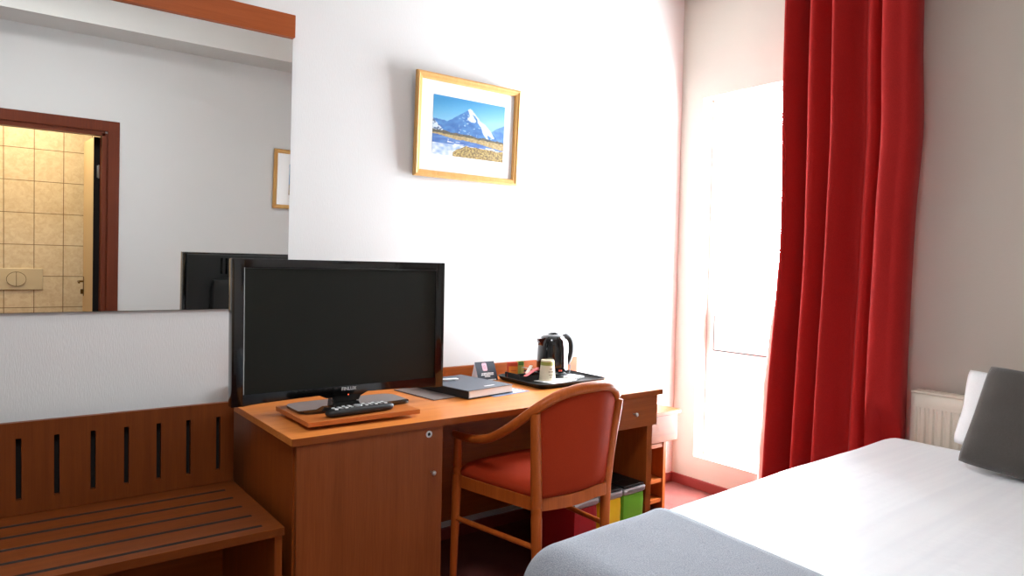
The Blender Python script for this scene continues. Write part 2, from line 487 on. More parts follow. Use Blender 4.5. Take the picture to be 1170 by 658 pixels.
# throw across the foot
def throwf(p):
    q = bedf(p)
    n1 = noise.noise(Vector((q.x*1.7, q.y*2.3, 3.1)))
    n2 = noise.noise(Vector((q.x*5.5, q.y*6.5, 7.7)))
    if p.z > 0.4: q.z += 0.006*n1 + 0.0025*n2 + 0.0015*noise.noise(Vector((q.x*11, q.y*9, 1.7)))
    if p.x > 1.4:
        q.x += 0.10*(p.y-1.0) + 0.012*noise.noise(Vector((0, p.y*3.0, 5)))
    return q
b = nb(); rbox(b, (BX0-0.013, BY0-0.013, 0.26), (2.53, BY1+0.013, 0.598), (0.123, 0.123, 0.112), (74, 70, 14), None, True)
bmesh.ops.delete(b, geom=[f for f in b.faces if f.calc_center_median().x > 1.53], context='FACES')
bmesh.ops.recalc_face_normals(b, faces=b.faces[:])
if sum(f.normal.z for f in b.faces) < 0: bmesh.ops.reverse_faces(b, faces=b.faces[:])
for v in b.verts: v.co = throwf(v.co)
tw = obj('bed_throw', b, M_THROW, None, 'all', recalc=False)
md = tw.modifiers.new('thickness', 'SOLIDIFY'); md.thickness = 0.010; md.offset = -1
tag(tw, 'blue-grey woven throw laid across the foot of the bed', 'bed throw')

def pillow(name, W, Hh, T, mat, label, cat, loc, rot, pinch=0.10, piping=None):
    """cushion standing on its lower edge: local x = width, z = height, y = thickness"""
    bm = nb(); n = 26; gr = {}
    for side in (1, -1):
        for i in range(n+1):
            for j in range(n+1):
                u = -1+2*i/n; v = -1+2*j/n
                e = (1-abs(u)**3.2)*(1-abs(v)**3.2)
                th = T/2*max(e, 0)**0.42
                px = u*W/2*(1-pinch*0.5*(1-abs(v)**1.2)*abs(u)**6*0.6) ; pz = v*Hh/2*(1-pinch*0.5*(1-abs(u)**1.2)*abs(v)**6*0.6)
                cs_ = 1 - 0.028*(abs(u)**7)*(abs(v)**7); px *= cs_; pz *= cs_
                if e <= 1e-9:
                    key = (i, j)
                    if key not in gr: gr[key] = bm.verts.new((px, 0, pz))
                    gr[(side, i, j)] = gr[key]
                else:
                    wv = 0.006*noise.noise(Vector((u*2.1+side, v*2.3, len(name))))
                    gr[(side, i, j)] = bm.verts.new((px, side*(th)+wv, pz))
        for i in range(n):
            for j in range(n):
                f = (gr[(side, i, j)], gr[(side, i+1, j)], gr[(side, i+1, j+1)], gr[(side, i, j+1)])
                bm.faces.new(f if side < 0 else tuple(reversed(f)))
    o = obj(name, bm, mat, None, 'all')
    o.rotation_mode = 'YXZ'
    o.location = loc; o.rotation_euler = rot
    return tag(o, label, cat)
# ------------------------------------------------------------------ pillows
pillow('cushion', 0.46, 0.385, 0.13, M_CUSH, 'charcoal square cushion leaning on the white pillow', 'cushion', (2.864, 0.757, 0.754), (math.radians(-28), math.radians(5), math.radians(-90)), 0.05)
pillow('pillow', 0.64, 0.30, 0.12, M_PIL, 'white pillow standing behind the charcoal cushion', 'pillow', (3.072, 0.785, 0.728), (math.radians(-12), math.radians(5), math.radians(-90)), 0.12)

# ------------------------------------------------------------------ curtain
cu = thing('curtain', 'long red pleated curtain hanging at the window', 'curtain', (0, 0, 0))
FOLD = [(0.0, 3.145), (0.045, 3.10), (0.085, 3.135), (0.13, 3.205), (0.175, 3.19), (0.225, 3.115), (0.27, 3.10), (0.33, 3.15), (0.375, 3.165), (0.415, 3.10),
        (0.45, 3.09), (0.53, 3.15), (0.59, 3.165), (0.645, 3.125), (0.69, 3.13), (0.735, 3.165), (0.765, 3.10), (0.80, 3.085), (0.88, 3.10), (0.94, 3.115), (0.98, 3.17), (1.0, 3.235)]
def foldx(t):
    P = FOLD
    for i in range(len(P)-1):
        if t <= P[i+1][0]:
            p0 = P[max(i-1, 0)]; p1 = P[i]; p2 = P[i+1]; p3 = P[min(i+2, len(P)-1)]
            u = (t-p1[0])/(p2[0]-p1[0])
            m1 = (p2[1]-p0[1])/(p2[0]-p0[0])*(p2[0]-p1[0]); m2 = (p3[1]-p1[1])/(p3[0]-p1[0])*(p2[0]-p1[0])
            return (2*u**3-3*u**2+1)*p1[1] + (u**3-2*u**2+u)*m1 + (-2*u**3+3*u**2)*p2[1] + (u**3-u**2)*m2
    return P[-1][1]
def curt_l(z): # left edge in y as it falls
    return 1.955 + 0.045*(1-min(max((z-0.1)/1.7, 0), 1))**1.3 - 0.02*math.exp(-((z-1.35)/0.45)**2)
def curt_r(z):
    return 1.318 + 0.006*math.sin(z*2.2) - 0.016*math.exp(-((z-1.9)/0.25)**2)
b = nb(); NU, NV = 150, 60; g = []
for j in range(NV+1):
    z = 0.03 + (2.78-0.03)*j/NV; row = []
    for i in range(NU+1):
        t = i/NU
        y = curt_l(z) + (curt_r(z)-curt_l(z))*t
        amp = 1.55 + 0.15*math.exp(-z/1.2)
        x = 3.135 + (foldx(t)-3.135)*amp + 0.012*noise.noise(Vector((t*4, z*0.9, 2.0)))
        y += 0.010*noise.noise(Vector((t*3, z*0.8, 9.0)))*math.sin(PI*t)
        x += 0.025; y *= 1.006
        if z < 0.72 and y < 1.50: x = max(x, 3.172 - 0.09*max(0, (z-0.60)/0.12) - 0.09*max(0, (y-1.44)/0.06))
        if t > 0.9: y *= 1 + (max(x, 3.15)/3.15-1)*(t-0.9)/0.1
        row.append(b.verts.new((min(x, 3.262), y, z)))
    g.append(row)
for j in range(NV):
    for i in range(NU):
        b.faces.new((g[j][i], g[j][i+1], g[j+1][i+1], g[j+1][i]))
co = obj('curtain_cloth', b, M_CURT, cu, 'all', recalc=False)
md = co.modifiers.new('thickness', 'SOLIDIFY'); md.thickness = 0.003; md.offset = 0
b = nb(); prev = None
for j in range(NV+1):
    z = 0.03 + (2.78-0.03)*j/NV
    wdt = 0.012 + 0.066*max(0, min(1, (1.75-z)/1.0)) + 0.004*math.sin(z*21)
    y0 = curt_l(z)+0.001; x0 = 3.148 + (foldx(0)-3.135)*0.3
    cur = [b.verts.new((x0, y0, z)), b.verts.new((x0+0.02, y0+wdt*0.6, z)), b.verts.new((x0+0.055, y0+wdt, z))]
    if prev:
        for k in range(2): b.faces.new((prev[k], prev[k+1], cur[k+1], cur[k]))
    prev = cur
lo = obj('lining_hem', b, M_LIN, cu, 'all', recalc=False); lo['label'] = 'pale pinkish lining hem'
md = lo.modifiers.new('thickness', 'SOLIDIFY'); md.thickness = 0.002; md.offset = 0
cr = thing('curtain_rail', 'white rail the red curtain hangs from', 'curtain rail', (0, 0, 0))
b = nb(); bx(b, 3.12, 3.15, 0.9, 2.1, 2.785, 2.815, 0.003); obj('rail', b, M_WHITE, cr)
for y in (1.0, 1.5, 2.0):
    b = nb(); bx(b, 3.115, 3.155, y-0.02, y+0.02, 2.8152, 2.88, 0.002); obj('bracket', b, M_WHITE, cr)

# ------------------------------------------------------------------ radiator
ra = thing('radiator', 'cream panel radiator on the wall beside the curtain', 'radiator', (3.22, 0.75, 0))
def radpanel(xa):
    b = nb(); P = []; n = 0
    y = -0.60; y1 = 0.588
    prof = []
    pitch = 0.0335
    k = 0
    while y + pitch <= y1 + 1e-6:
        prof += [(y, 0.0), (y+0.009, 0.0), (y+0.014, 0.009), (y+0.0235, 0.009), (y+0.0285, 0.0)]
        y += pitch
    prof += [(y1, 0.0)]
    zs = [(0.17, 0), (0.205, 0), (0.235, 1), (0.665, 1), (0.70, 0), (0.758, 0)]
    rows = [[b.verts.new((xa + d*m, yy, z)) for yy, d in prof] for z, m in zs]
    for j in range(len(rows)-1):
        for i in range(len(prof)-1):
            b.faces.new((rows[j][i], rows[j][i+1], rows[j+1][i+1], rows[j+1][i]))
    return b
pf = obj('front_panel', radpanel(-0.015), M_RAD, ra, True)
md = pf.modifiers.new('thickness', 'SOLIDIFY'); md.thickness = 0.003; md.offset = -1
b = nb(); bx(b, -0.017, 0.055, -0.602, 0.590, 0.759, 0.769, 0.003)
for k in range(23): bx(b, 0.0, 0.045, -0.58+k*0.05, -0.545+k*0.05, 0.769, 0.771)
obj('top_grille', b, M_RAD, ra)
for y in (-0.6, 0.585):
    b = nb(); bx(b, -0.010, 0.055, y, y+0.004, 0.17, 0.758, 0.001); obj('side_panel', b, M_RAD, ra)
b = nb(); bx(b, 0.04, 0.055, -0.59, 0.585, 0.17, 0.757); bx(b, 0.055, 0.076, -0.4, -0.36, 0.3, 0.6); bx(b, 0.055, 0.076, 0.36, 0.40, 0.3, 0.6); obj('back_panel', b, M_RAD, ra)

# ------------------------------------------------------------------ desk
de = thing('desk', 'long cherry-wood desk against the wall with drawer and side panel', 'desk', (0, 0, 0))
b = nb(); bx(b, 0.730, 2.394, 2.0325, 2.690, 0.717, 0.740, 0.001); obj('desktop', b, wood('lit_desktop_wood', 'x', (200, 114, 50), (222, 138, 68), 0.36), de)  # top coloured lighter than the other cherry wood, window light painted in
b = nb(); bx(b, 0.730, 2.394, 2.030, 2.0323, 0.7172, 0.7395, 0.0004); obj('unlit_edge_strip', b, W_X, de)  # strip added to keep the front edge free of the painted light
b = nb(); bx(b, 0.745, 2.485, 2.692, 2.712, 0.70, 0.802, 0.002); obj('upstand', b, W_X, de)
b = nb(); bx(b, 2.316, 2.350, 2.048, 2.688, 0, 0.7165, 0.001); obj('side_panel', b, W_Z, de)
b = nb(); bx(b, 1.265, 2.315, 2.640, 2.658, 0.115, 0.7165); obj('modesty_panel', b, W_X, de)
dr = nb(); bx(dr, 1.90, 2.366, 2.036, 2.054, 0.586, 0.7150, 0.002); dr = obj('drawer', dr, W_X, de)
b = nb(); bx(b, 1.915, 2.300, 2.0545, 2.45, 0.60, 0.70); obj('drawer_box', b, W_Y, dr)
b = nb()
def knob(bm, x, y, z, s=1.0):
    n0 = len(bm.verts)
    lathe(bm, [(0.0035*s, 0), (0.0035*s, 0.010*s), (0.006*s, 0.013*s), (0.0085*s, 0.017*s), (0.0085*s, 0.021*s), (0.006*s, 0.0245*s), (0.002*s, 0.0255*s)], 20)
    bm.verts.ensure_lookup_table()
    for v in bm.verts[n0:]:
        c = v.co.copy(); v.co = Vector((x + c.x, y - c.z, z + c.y))
knob(b, 2.213, 2.0359, 0.648); obj('knob', b, M_METAL, dr, True)
# cabinet under the left end
ca = thing('desk_cabinet', 'cherry-wood cupboard with lock under the television end of the desk', 'cabinet', (0, 0, 0))
b = nb()
bx(b, 0.742, 0.760, 2.057, 2.688, 0.02, 0.716); bx(b, 1.242, 1.260, 2.057, 2.688, 0.02, 0.716)
bx(b, 0.7605, 1.2415, 2.67, 2.688, 0.02, 0.716); bx(b, 0.7605, 1.2415, 2.06, 2.669, 0.05, 0.068); bx(b, 0.7605, 1.2415, 2.06, 2.669, 0.698, 0.716)
bx(b, 0.76, 1.242, 2.10, 2.115, 0.0, 0.05)
bx(b, 0.742, 0.760, 2.10, 2.688, 0.0, 0.02); bx(b, 1.242, 1.260, 2.10, 2.688, 0.0, 0.02)
obj('body', b, W_Z, ca)
dd = nb(); bx(dd, 0.748, 1.261, 2.038, 2.056, 0.05, 0.7155, 0.0015); dd = obj('door', dd, wood('cabinet_door_cherry_wood', 'z', (128, 64, 28), (152, 82, 40), 0.4), ca)
b = nb(); knob(b, 1.216, 2.0379, 0.562, 1.0); obj('knob', b, M_METAL, dd, True)
def ring(bm, x, y, z, r0, r1, d):
    n0 = len(bm.verts)
    lathe(bm, [(r0, 0), (r1, 0), (r1, d), (r0, d), (r0, 0)], 24, cap=False)
    bm.verts.ensure_lookup_table()
    for v in bm.verts[n0:]:
        c = v.co.copy(); v.co = Vector((x + c.x, y - c.z, z + c.y))
b = nb(); ring(b, 1.205, 2.0379, 0.693, 0.0062, 0.0115, 0.003); lk = obj('lock', b, M_METAL, dd, True)
b = nb(); lathe(b, [(0.006, 0), (0.006, 0.001)], 20)
for v in b.verts: v.co = Vector((1.205+v.co.x, 2.0378-v.co.z, 0.693+v.co.y))
obj('keyhole', b, M_DARK, lk)

# ------------------------------------------------------------------ luggage rack
lr = thing('luggage_rack', 'wooden luggage bench with slotted top and back board below the mirror', 'luggage rack', (0, 0, 0))
b = nb()
xs = [-0.60, 0.706]
slots = [-0.504+0.0, -0.404, -0.307, -0.210, -0.113, -0.016, 0.081, 0.178, 0.275, 0.369, 0.4645, 0.5565, 0.654]
hw = 0.0072; edges = [xs[0]] + [v for s in slots for v in (s-hw, s+hw)] + [xs[1]]
for i in range(0, len(edges), 2): bx(b, edges[i], edges[i+1], 2.550, 2.570, 0.4868, 0.769)
for s in slots:
    bx(b, s-hw, s+hw, 2.550, 2.570, 0.4868, 0.532); bx(b, s-hw, s+hw, 2.550, 2.570, 0.7205, 0.769)
bmesh.ops.remove_doubles(b, verts=b.verts[:], dist=1e-5)
obj('back_board', b, wood('bench_cherry_wood_upright', 'z', (101, 47, 14), (124, 62, 21), 0.42), lr)
b = nb(); W_B = wood('bench_cherry_wood_along', 'x', (101, 47, 14), (124, 62, 21), 0.42)
ys = [2.067, 2.168, 2.268, 2.368, 2.463]; hw = 0.0085
edges = [2.018] + [v for s in ys for v in (s-hw, s+hw)] + [2.572]
for i in range(0, len(edges), 2): bx(b, -0.45, 0.656, edges[i], edges[i+1], 0.461, 0.485)
bx(b, 0.656, 0.706, 2.018, 2.572, 0.461, 0.485); bx(b, -0.60, -0.45, 2.018, 2.572, 0.461, 0.485)
bmesh.ops.remove_doubles(b, verts=b.verts[:], dist=1e-5)
obj('slotted_top', b, W_B, lr)
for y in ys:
    b = nb(); bx(b, -0.449, 0.655, y-hw+0.0003, y+hw-0.0003, 0.462, 0.4847); obj('slot_shade_strip', b, M_DARK, lr)['label'] = 'dark strip'  # dark fill stands in for the shade inside the slots
for x in (-0.58, 0.681):
    b = nb(); bx(b, x, x+0.022, 2.03, 2.60, 0, 0.4605, 0.001); obj('side_panel', b, W_Z, lr)
b = nb(); bx(b, -0.5575, 0.6805, 2.585, 2.60, 0.02, 0.4605); obj('back_panel', b, W_X, lr)
b = nb(); bx(b, -0.55, 0.67, 2.572, 2.584, 0.40, 0.75); obj('slot_shade_backing', b, M_DARK, lr)  # dark sheet added as the shade behind the back board slots

# ------------------------------------------------------------------ low unit by the window
lu = thing('bedside_unit', 'low wooden unit with open shelves between desk and window', 'side unit', (0, 0, 0))
b = nb(); bx(b, 2.44, 2.925, 2.355, 2.690, 0.516, 0.535, 0.002); obj('top', b, W_X, lu)
b = nb(); bx(b, 2.46, 2.905, 2.362, 2.380, 0.376, 0.514, 0.002); obj('drawer', b, W_B, lu)
for x in (2.46, 2.846):
    b = nb(); bx(b, x, x+0.020, 2.40, 2.69, 0, 0.5155, 0.001); obj('side_panel', b, W_Z, lu)
for z in (0.336, 0.150, 0.045):
    b = nb(); bx(b, 2.4805, 2.8455, 2.405, 2.69, z, z+0.020, 0.001); obj('shelf', b, W_X, lu)
b = nb(); bx(b, 2.4805, 2.8455, 2.69, 2.70, 0.0, 0.515); obj('back_panel', b, W_Z, lu)

# ------------------------------------------------------------------ mirror with its wooden top rail
mi = thing('wall_mirror', 'large wall mirror with cherry-wood top rail above the luggage bench', 'mirror', (0, 2.703, 1.09))
mi.rotation_euler = (math.radians(1.95), 0, 0)
b = nb(); bx(b, -0.62, 0.946, 0.0, 0.005, 0.0, 1.036); mg = obj('mirror_glass', b, M_MIRROR, mi)
b = nb(); bx(b, -0.622, 0.9475, 0.0052, 0.0075, -0.002, 1.038); obj('backing', b, M_MEDGE, mi)
b = nb(); bx(b, -0.63, 0.950, -0.016, 0.007, 1.0365, 1.121, 0.002); obj('top_rail', b, wood('mirror_rail_wood', 'x', (140, 66, 28), (160, 82, 38), 0.4), mi)

# ------------------------------------------------------------------ framed pictures
def land(u, v):
    """generic snowy peak over a frozen river; u to the right, v up, 0..1"""
    n = lambda x, y, s: noise.noise(Vector((x*s, y*s, 4.2)))
    def lerp(a, b, t): t = max(0, min(1, t)); return tuple(a[i]+(b[i]-a[i])*t for i in range(3))
    c = lerp((150, 205, 232), (52, 150, 205), (v-0.6)/0.4 + (0.5-u)*0.5)
    pts = [(0, .60), (.08, .60), (.2, .585), (.33, .70), (.42, .78), (.50, .86), (.56, .80), (.64, .68), (.74, .60), (.84, .47), (.90, .38)]
    def ridge(P, x):
        for i in range(len(P)-1):
            if P[i][0] <= x <= P[i+1][0]:
                return P[i][1] + (P[i+1][1]-P[i][1])*(x-P[i][0])/(P[i+1][0]-P[i][0])
        return -1
    back = ridge([(.80, .50), (.88, .58), (1.0, .66)], u)
    if v < back: c = lerp((60, 120, 185), (110, 160, 210), n(u, v, 14)+.3)
    h = ridge(pts, u) + .012*n(u, 0, 30)
    if v < h and u < .9:
        c = lerp((44, 104, 172), (78, 140, 200), .5+n(u, v, 16)*.9)
        snow = n(u*1.0+v*.7, v*.45, 15)*1.3 + .38 - abs(u-(.50+(.86-v)*.72))*6.5
        if u > .47 and snow > .15: c = (222, 236, 246)
        if n(u, v*2, 24) > .42 and u > .35: c = (170, 204, 232)
    if u < .14 and v < .60-u*1.2 and v > .40: c = (214, 226, 238) if n(u, v, 26) > -.15 else (86, 110, 140)
    if v < .42 - .06*u + .02*n(u, 0, 9): c = lerp((70, 72, 66), (112, 100, 70), .5+n(u, v, 30))
    if v < .375 - .05*u + .02*n(u, 3, 9): c = lerp((164, 138, 84), (206, 182, 124), .5+n(u, v, 36))
    if v < .345 - .13*u + .03*n(u, 6, 7): c = lerp((58, 104, 176), (96, 140, 200), .5+n(u*.6, v*2, 14))
    if .19 < v + .10*u < .30 and u > .2 and n(u*.7, v*3, 12) > .18: c = (226, 232, 240)
    if v < .21 - .02*u + .03*n(u, 9, 8): c = lerp((150, 178, 220), (232, 238, 246), .55+n(u, v, 18))
    if u > .28 and v < .20-.05*abs(u-.6)+.03*n(u, 2, 12) and v < (u-.28)*1.0+.10*n(u, v, 9)+.05: c = lerp((116, 92, 48), (208, 180, 104), .5+n(u, v, 46)*1.2)
    return c
def picture(name, label, loc, rot, W, Hh, fw, px0, px1, pz0, pz1, mat_x, mat_z, plain_print=False):
    """local: x right, z up, front faces -y"""
    t = thing(name, label, 'picture', loc); t.rotation_euler = rot
    b = nb()
    prof = [(0, 0.0), (0, -0.016), (fw*0.28, -0.020), (fw*0.45, -0.017), (fw*0.8, -0.015), (fw, -0.008), (fw, 0.0)]
    cs = [(0, 0, 1, 1), (W, 0, -1, 1), (W, Hh, -1, -1), (0, Hh, 1, -1)]
    rings = [[b.verts.new((x+sx*d, y, z+sz*d)) for d, y in prof] for x, z, sx, sz in cs]
    for i in range(4):
        A, B = rings[i], rings[(i+1) % 4]
        for k in range(len(prof)-1): b.faces.new((A[k], B[k], B[k+1], A[k+1]))
        b.faces.new((A[-1], B[-1], B[0], A[0]))
    obj('frame', b, mat_z, t)
    b = nb(); bx(b, 0.004, W-0.004, 0.0005, 0.003, 0.004, Hh-0.004); obj('backing', b, M_BASE, t)
    b = nb(); bx(b, fw-0.004, W-fw+0.004, -0.0035, 0.0, fw-0.004, Hh-fw+0.004); obj('mount', b, M_PAPER, t)
    nx, nz = (170, 112) if not plain_print else (30, 30)
    vs = []; fs = []; cols = []
    for j in range(nz+1):
        for i in range(nx+1):
            u, v = i/nx, j/nz
            vs.append((px0+(px1-px0)*u, -0.004, pz0+(pz1-pz0)*v)); cols.append(land(u, v))
    for j in range(nz):
        for i in range(nx):
            a = j*(nx+1)+i; fs.append((a, a+1, a+nx+2, a+nx+1))
    me = bpy.data.meshes.new('print'); me.from_pydata(vs, [], fs)
    ca_ = me.color_attributes.new('ink', 'FLOAT_COLOR', 'POINT')
    for k, c in enumerate(cols): ca_.data[k].color = tuple(q*0.8 for q in rgb(c)[:3]) + (1.0,)
    m = MATS.get('landscape_print')
    if not m:
        m, nt, bb = base('landscape_print'); at = nt.nodes.new('ShaderNodeAttribute'); at.attribute_name = 'ink'
        nt.links.new(at.outputs['Color'], bb.inputs['Base Color']); setp(bb, Roughness=0.5)
    me.materials.append(m)
    o = bpy.data.objects.new('print', me); COL.objects.link(o); o.parent = t
    b = nb(); bx(b, fw-0.003, W-fw+0.003, -0.0070, -0.0055, fw-0.003, Hh-fw+0.003); obj('pane', b, M_GLASS, t)
    return t
picture('framed_picture', 'framed print of a snowy mountain hanging above the desk', (1.495, 2.708, 1.660), (math.radians(2.4), 0, 0),
        0.566, 0.455, 0.030, 0.0905, 0.484, 0.104, 0.366, W_OAKX, W_OAK)
picture('framed_picture', 'light wood framed picture on the opposite wall, seen in the mirror edge', (1.95+0.56, FY+0.006, 1.50), (math.radians(0.8), 0, PI),
        0.56, 0.50, 0.034, 0.10, 0.425, 0.12, 0.38, W_OAKX, W_OAK, True)

# ------------------------------------------------------------------ swivel board and television
sb = thing('swivel_board', 'thin wooden swivel board under the television', 'board', (0, 0, 0.7405))
b = nb(); bx(b, 0.806, 1.205, 2.100, 2.405, 0.0115, 0.0265, 0.001); obj('board', b, wood('swivel_board_wood', 'x', (178, 96, 42), (200, 116, 56), 0.38), sb)
b = nb(); lathe(b, [(0.10, 0), (0.10, 0.011)], 40, (1.005, 2.26, 0)); obj('swivel_disc', b, M_BLACKM, sb)
tv = thing('television', 'black flat-screen television standing on the desk', 'television', (1.032, 2.335, 0.7675), math.radians(-0.3))
TL, TR, TB, TT = -0.396, 0.402, 0.025, 0.510
SL, SR, SBm, ST = -0.358, 0.366, 0.062, 0.481
b = nb()
# front frame around the screen
bx(b, TL, SL, -0.010, 0.030, TB, TT, 0.003); bx(b, SR, TR, -0.010, 0.030, TB, TT, 0.003)
bx(b, SL-0.002, SR+0.002, -0.0098, 0.030, ST, TT, 0.003)
n = 28; top = []; bot = []
for k in range(n+1):
    x = SL-0.002 + (SR-SL+0.004)*k/n; u = (x-SL)/(SR-SL)
    top.append((x, SBm + 0.002)); bot.append((x, TB + 0.012*max(0, math.sin(PI*u))**0.6*(0.0 if 0.36 < u < 0.60 else 1)))
prism(b, top + bot[::-1], -0.0098, 0.030)
obj('bezel', b, M_BLACKG, tv, True)
b = nb(); bx(b, SL-0.001, SR+0.001, -0.004, 0.004, SBm, ST+0.001); obj('screen', b, M_SCREEN, tv)
b = nb()
bx(b, SR-0.003, SR, -0.0085, -0.0042, SBm, ST)
bx(b, SL+0.003, SR-0.003, -0.0085, -0.0042, ST-0.003, ST)
obj('screen_lip', b, M_BLACKG, tv)
b = nb(); prism(b, [(SL, -0.0099), (SL+0.0032, -0.0042), (SL, -0.0042)], SBm, ST, 'z'); obj('screen_lip', b, plain('lip_glint_grey', (175, 175, 172), 0.35, 0.2), tv)['label'] = 'left lip with a painted glint'  # light grey on the left lip alone paints its glint
b = nb()
b.free()
# rear shell
b = nb()
bx(b, TL+0.012, TR-0.012, 0.0305, 0.045, TB+0.012, TT-0.006, 0.004)
rbox(b, (TL+0.10, 0.0452, TB+0.03), (TR-0.10, 0.085, TT-0.10), (0.03, 0.03, 0.03), (8, 4, 8))
obj('rear_shell', b, M_BLACKM, tv, True)
b = nb()
for k in range(26): bx(b, TL+0.14+k*0.020, TL+0.148+k*0.020, 0.0455, 0.050, TT-0.085, TT-0.02)
obj('vent', b, M_BLACKG, tv)
b = nb(); prism(b, [(-0.046, 0.010), (0.046, 0.010), (0.055, 0.028), (0.050, 0.062), (-0.050, 0.062), (-0.055, 0.028)], -0.006, -0.012); 
prism(b, [(-0.04, 0.008), (0.04, 0.008), (0.05, 0.10), (-0.05, 0.10)], 0.0305, 0.060)
bx(b, -0.042, 0.042, -0.0058, 0.0300, 0.008, 0.0245, 0.002)
obj('stand_neck', b, M_BLACKG, tv, True)
b = nb(); poly = []
for k in range(49):
    a = 2*PI*k/48; ca_, sa = math.cos(a), math.sin(a)
    poly.append((math.copysign(abs(ca_)**0.30, ca_)*0.205, -0.035 + math.copysign(abs(sa)**0.34, sa)*0.095))
prism(b, poly[:-1], 0.0003, 0.008, 'z'); obj('stand_base', b, plain('mirror_black_glass', (10, 10, 10), 0.04, coat=0.5), tv, True)
text_mesh('maker_logo', 'FINLUX', 0.0165, M_LETTER, tv, (0.008, -0.0126, 0.053), (PI/2, 0, 0), 0.0003, 1.0)
b = nb(); lathe(b, [(0.0022, 0), (0.0022, 0.0006)], 12)
for v in b.verts: v.co = Vector((0.006+v.co.x, -0.0122-v.co.z, 0.032+v.co.y))
obj('power_led', b, M_LED, tv)

# remote control
rm = thing('remote_control', 'black remote control lying on the wooden board in front of the television', 'remote control', (1.005, 2.150, 0.7672), math.radians(5))
def remf(p):
    q = p.copy(); u = p.x/0.125
    q.y *= 1.0 - 0.16*u*u; q.z += 0.004*(1-u*u) if p.z > 0.008 else 0
    return q
b = nb(); rbox(b, (-0.125, -0.026, 0.0003), (0.125, 0.026, 0.024), (0.022, 0.020, 0.010), (24, 8, 5), remf); obj('body', b, M_BLACKM, rm, 'all')
for i in range(11):
    for j in range(3):
        if (i, j) in ((4, 0), (5, 0), (4, 1), (5, 1), (4, 2), (5, 2)): continue
        b = nb(); x = -0.095 + i*0.0185; y = -0.012 + j*0.012
        zt = 0.0245 + 0.004*(1-(x/0.125)**2)
        bx(b, x-0.005, x+0.005, y-0.0035, y+0.0035, zt-0.002, zt+0.0015, 0.001)
        obj('button', b, (M_SILVER if (i+j) % 2 else M_LETTER), rm)
b = nb(); lathe(b, [(0.015, 0.0268), (0.014, 0.030), (0.006, 0.0305)], 24, (-0.010, 0, 0)); obj('navigation_pad', b, M_SILVER, rm, True)

# ------------------------------------------------------------------ binder, pen, leaflets
D = 0.7402
lf = nb(); bx(lf, -0.105, 0.105, -0.13, 0.13, 0, 0.0012); lf = obj('leaflet', lf, M_BLUEP, None, False); lf.location = (1.725, 2.405, D); lf.rotation_euler = (0, 0, math.radians(9))
tag(lf, 'blue-grey printed leaflet under the binder, beside the tray', 'leaflet')
b = nb()
for k in range(7): bx(b, 0.02, 0.095, -0.115+k*0.022, -0.107+k*0.022, 0.0013, 0.0016)
obj('printed_lines', b, M_PAPER, lf)
mg_ = nb(); bx(mg_, -0.11, 0.11, -0.14, 0.14, 0, 0.004, 0.001); mg_ = obj('magazine', mg_, plain('brown_grey_magazine', (118, 104, 98), 0.5), None); mg_.location = (1.575, 2.475, D); mg_.rotation_euler = (0, 0, math.radians(6))
mg_.location.x = 1.49
tag(mg_, 'thin dark magazine under the left side of the binder', 'magazine')
bi = thing('binder', 'slate-grey guest binder lying on the desk right of the television', 'binder', (1.615, 2.445, D+0.0042), math.radians(8))
BW, BD, BH = 0.125, 0.165, 0.032
b = nb(); bx(b, -BW+0.008, BW-0.004, -BD+0.002, BD-0.004, 0.0025, BH-0.0025); obj('pages', b, M_PAGES, bi)
b = nb(); bx(b, -BW, BW, -BD, BD, 0, 0.0024, 0.0005); bx(b, -BW, -BW+0.003, -BD, BD, 0.0024, BH-0.0024); obj('back_cover', b, M_BLACKM, bi)
b = nb(); bx(b, -BW, BW, -BD, BD, BH-0.0023, BH, 0.0006); fc = obj('front_cover', b, M_BINDER, bi)
b = nb(); bx(b, 0.0, 0.055, -0.128, -0.119, BH+0.0001, BH+0.0006); obj('cover_lettering', b, M_LETTER, fc)
pn = thing('pen', 'white and dark pen lying on the slate binder', 'pen', (1.553, 2.515, D+0.0042+BH+0.0055), math.radians(-12))
b = nb(); tube(b, [(-0.03, 0, 0), (0.058, 0, 0), (0.068, 0, 0)], [0.005, 0.005, 0.0018], 12); obj('barrel', b, M_LETTER, pn, True)
b = nb(); tube(b, [(-0.072, 0, 0), (-0.0302, 0, 0)], 0.0052, 12); bx(b, -0.07, -0.035, -0.0015, 0.0015, 0.005, 0.0075); obj('cap', b, M_CARDD, pn, True)

# folded tent card
tc = thing('tent_card', 'dark folded tent card with pink emblem between binder and tray', 'tent card', (1.852, 2.640, D), math.radians(-2))
b = nb(); prism(b, [(-0.040, 0), (-0.0385, 0), (0.0, 0.0805), (0.0265, 0), (0.028, 0), (0.0, 0.0835)], -0.053, 0.053, 'x')
cf = obj('card', b, M_CARDD, tc)
sl = math.atan2(0.040, 0.0835)
def oncard(u, v, e=0.0009):   # u across, v up the slope
    p = Vector((u, -0.040 + 0.040*v/0.0926, 0.0835*v/0.0926)); return p + Vector((0, -math.cos(sl), math.sin(sl)))*e
def cardquad(bm, u0, u1, v0, v1, e=0.0009): bm.faces.new([bm.verts.new(oncard(u, v, e)) for u, v in ((u0, v0), (u1, v0), (u1, v1), (u0, v1))])
b = nb(); n = 28; r = 0.006; pts = []
for cx, cy, a0 in ((0.007, 0.080, 0), (-0.007, 0.080, PI/2), (-0.007, 0.054, PI), (0.007, 0.054, 1.5*PI)):
    for k in range(6): pts.append((cx + r*math.cos(a0+PI/2*k/5), cy + r*math.sin(a0+PI/2*k/5)))
b.faces.new([b.verts.new(oncard(u-0.006, v)) for u, v in pts]); em = obj('emblem', b, plain('pale_pink_print', (240, 190, 205), 0.6), cf)
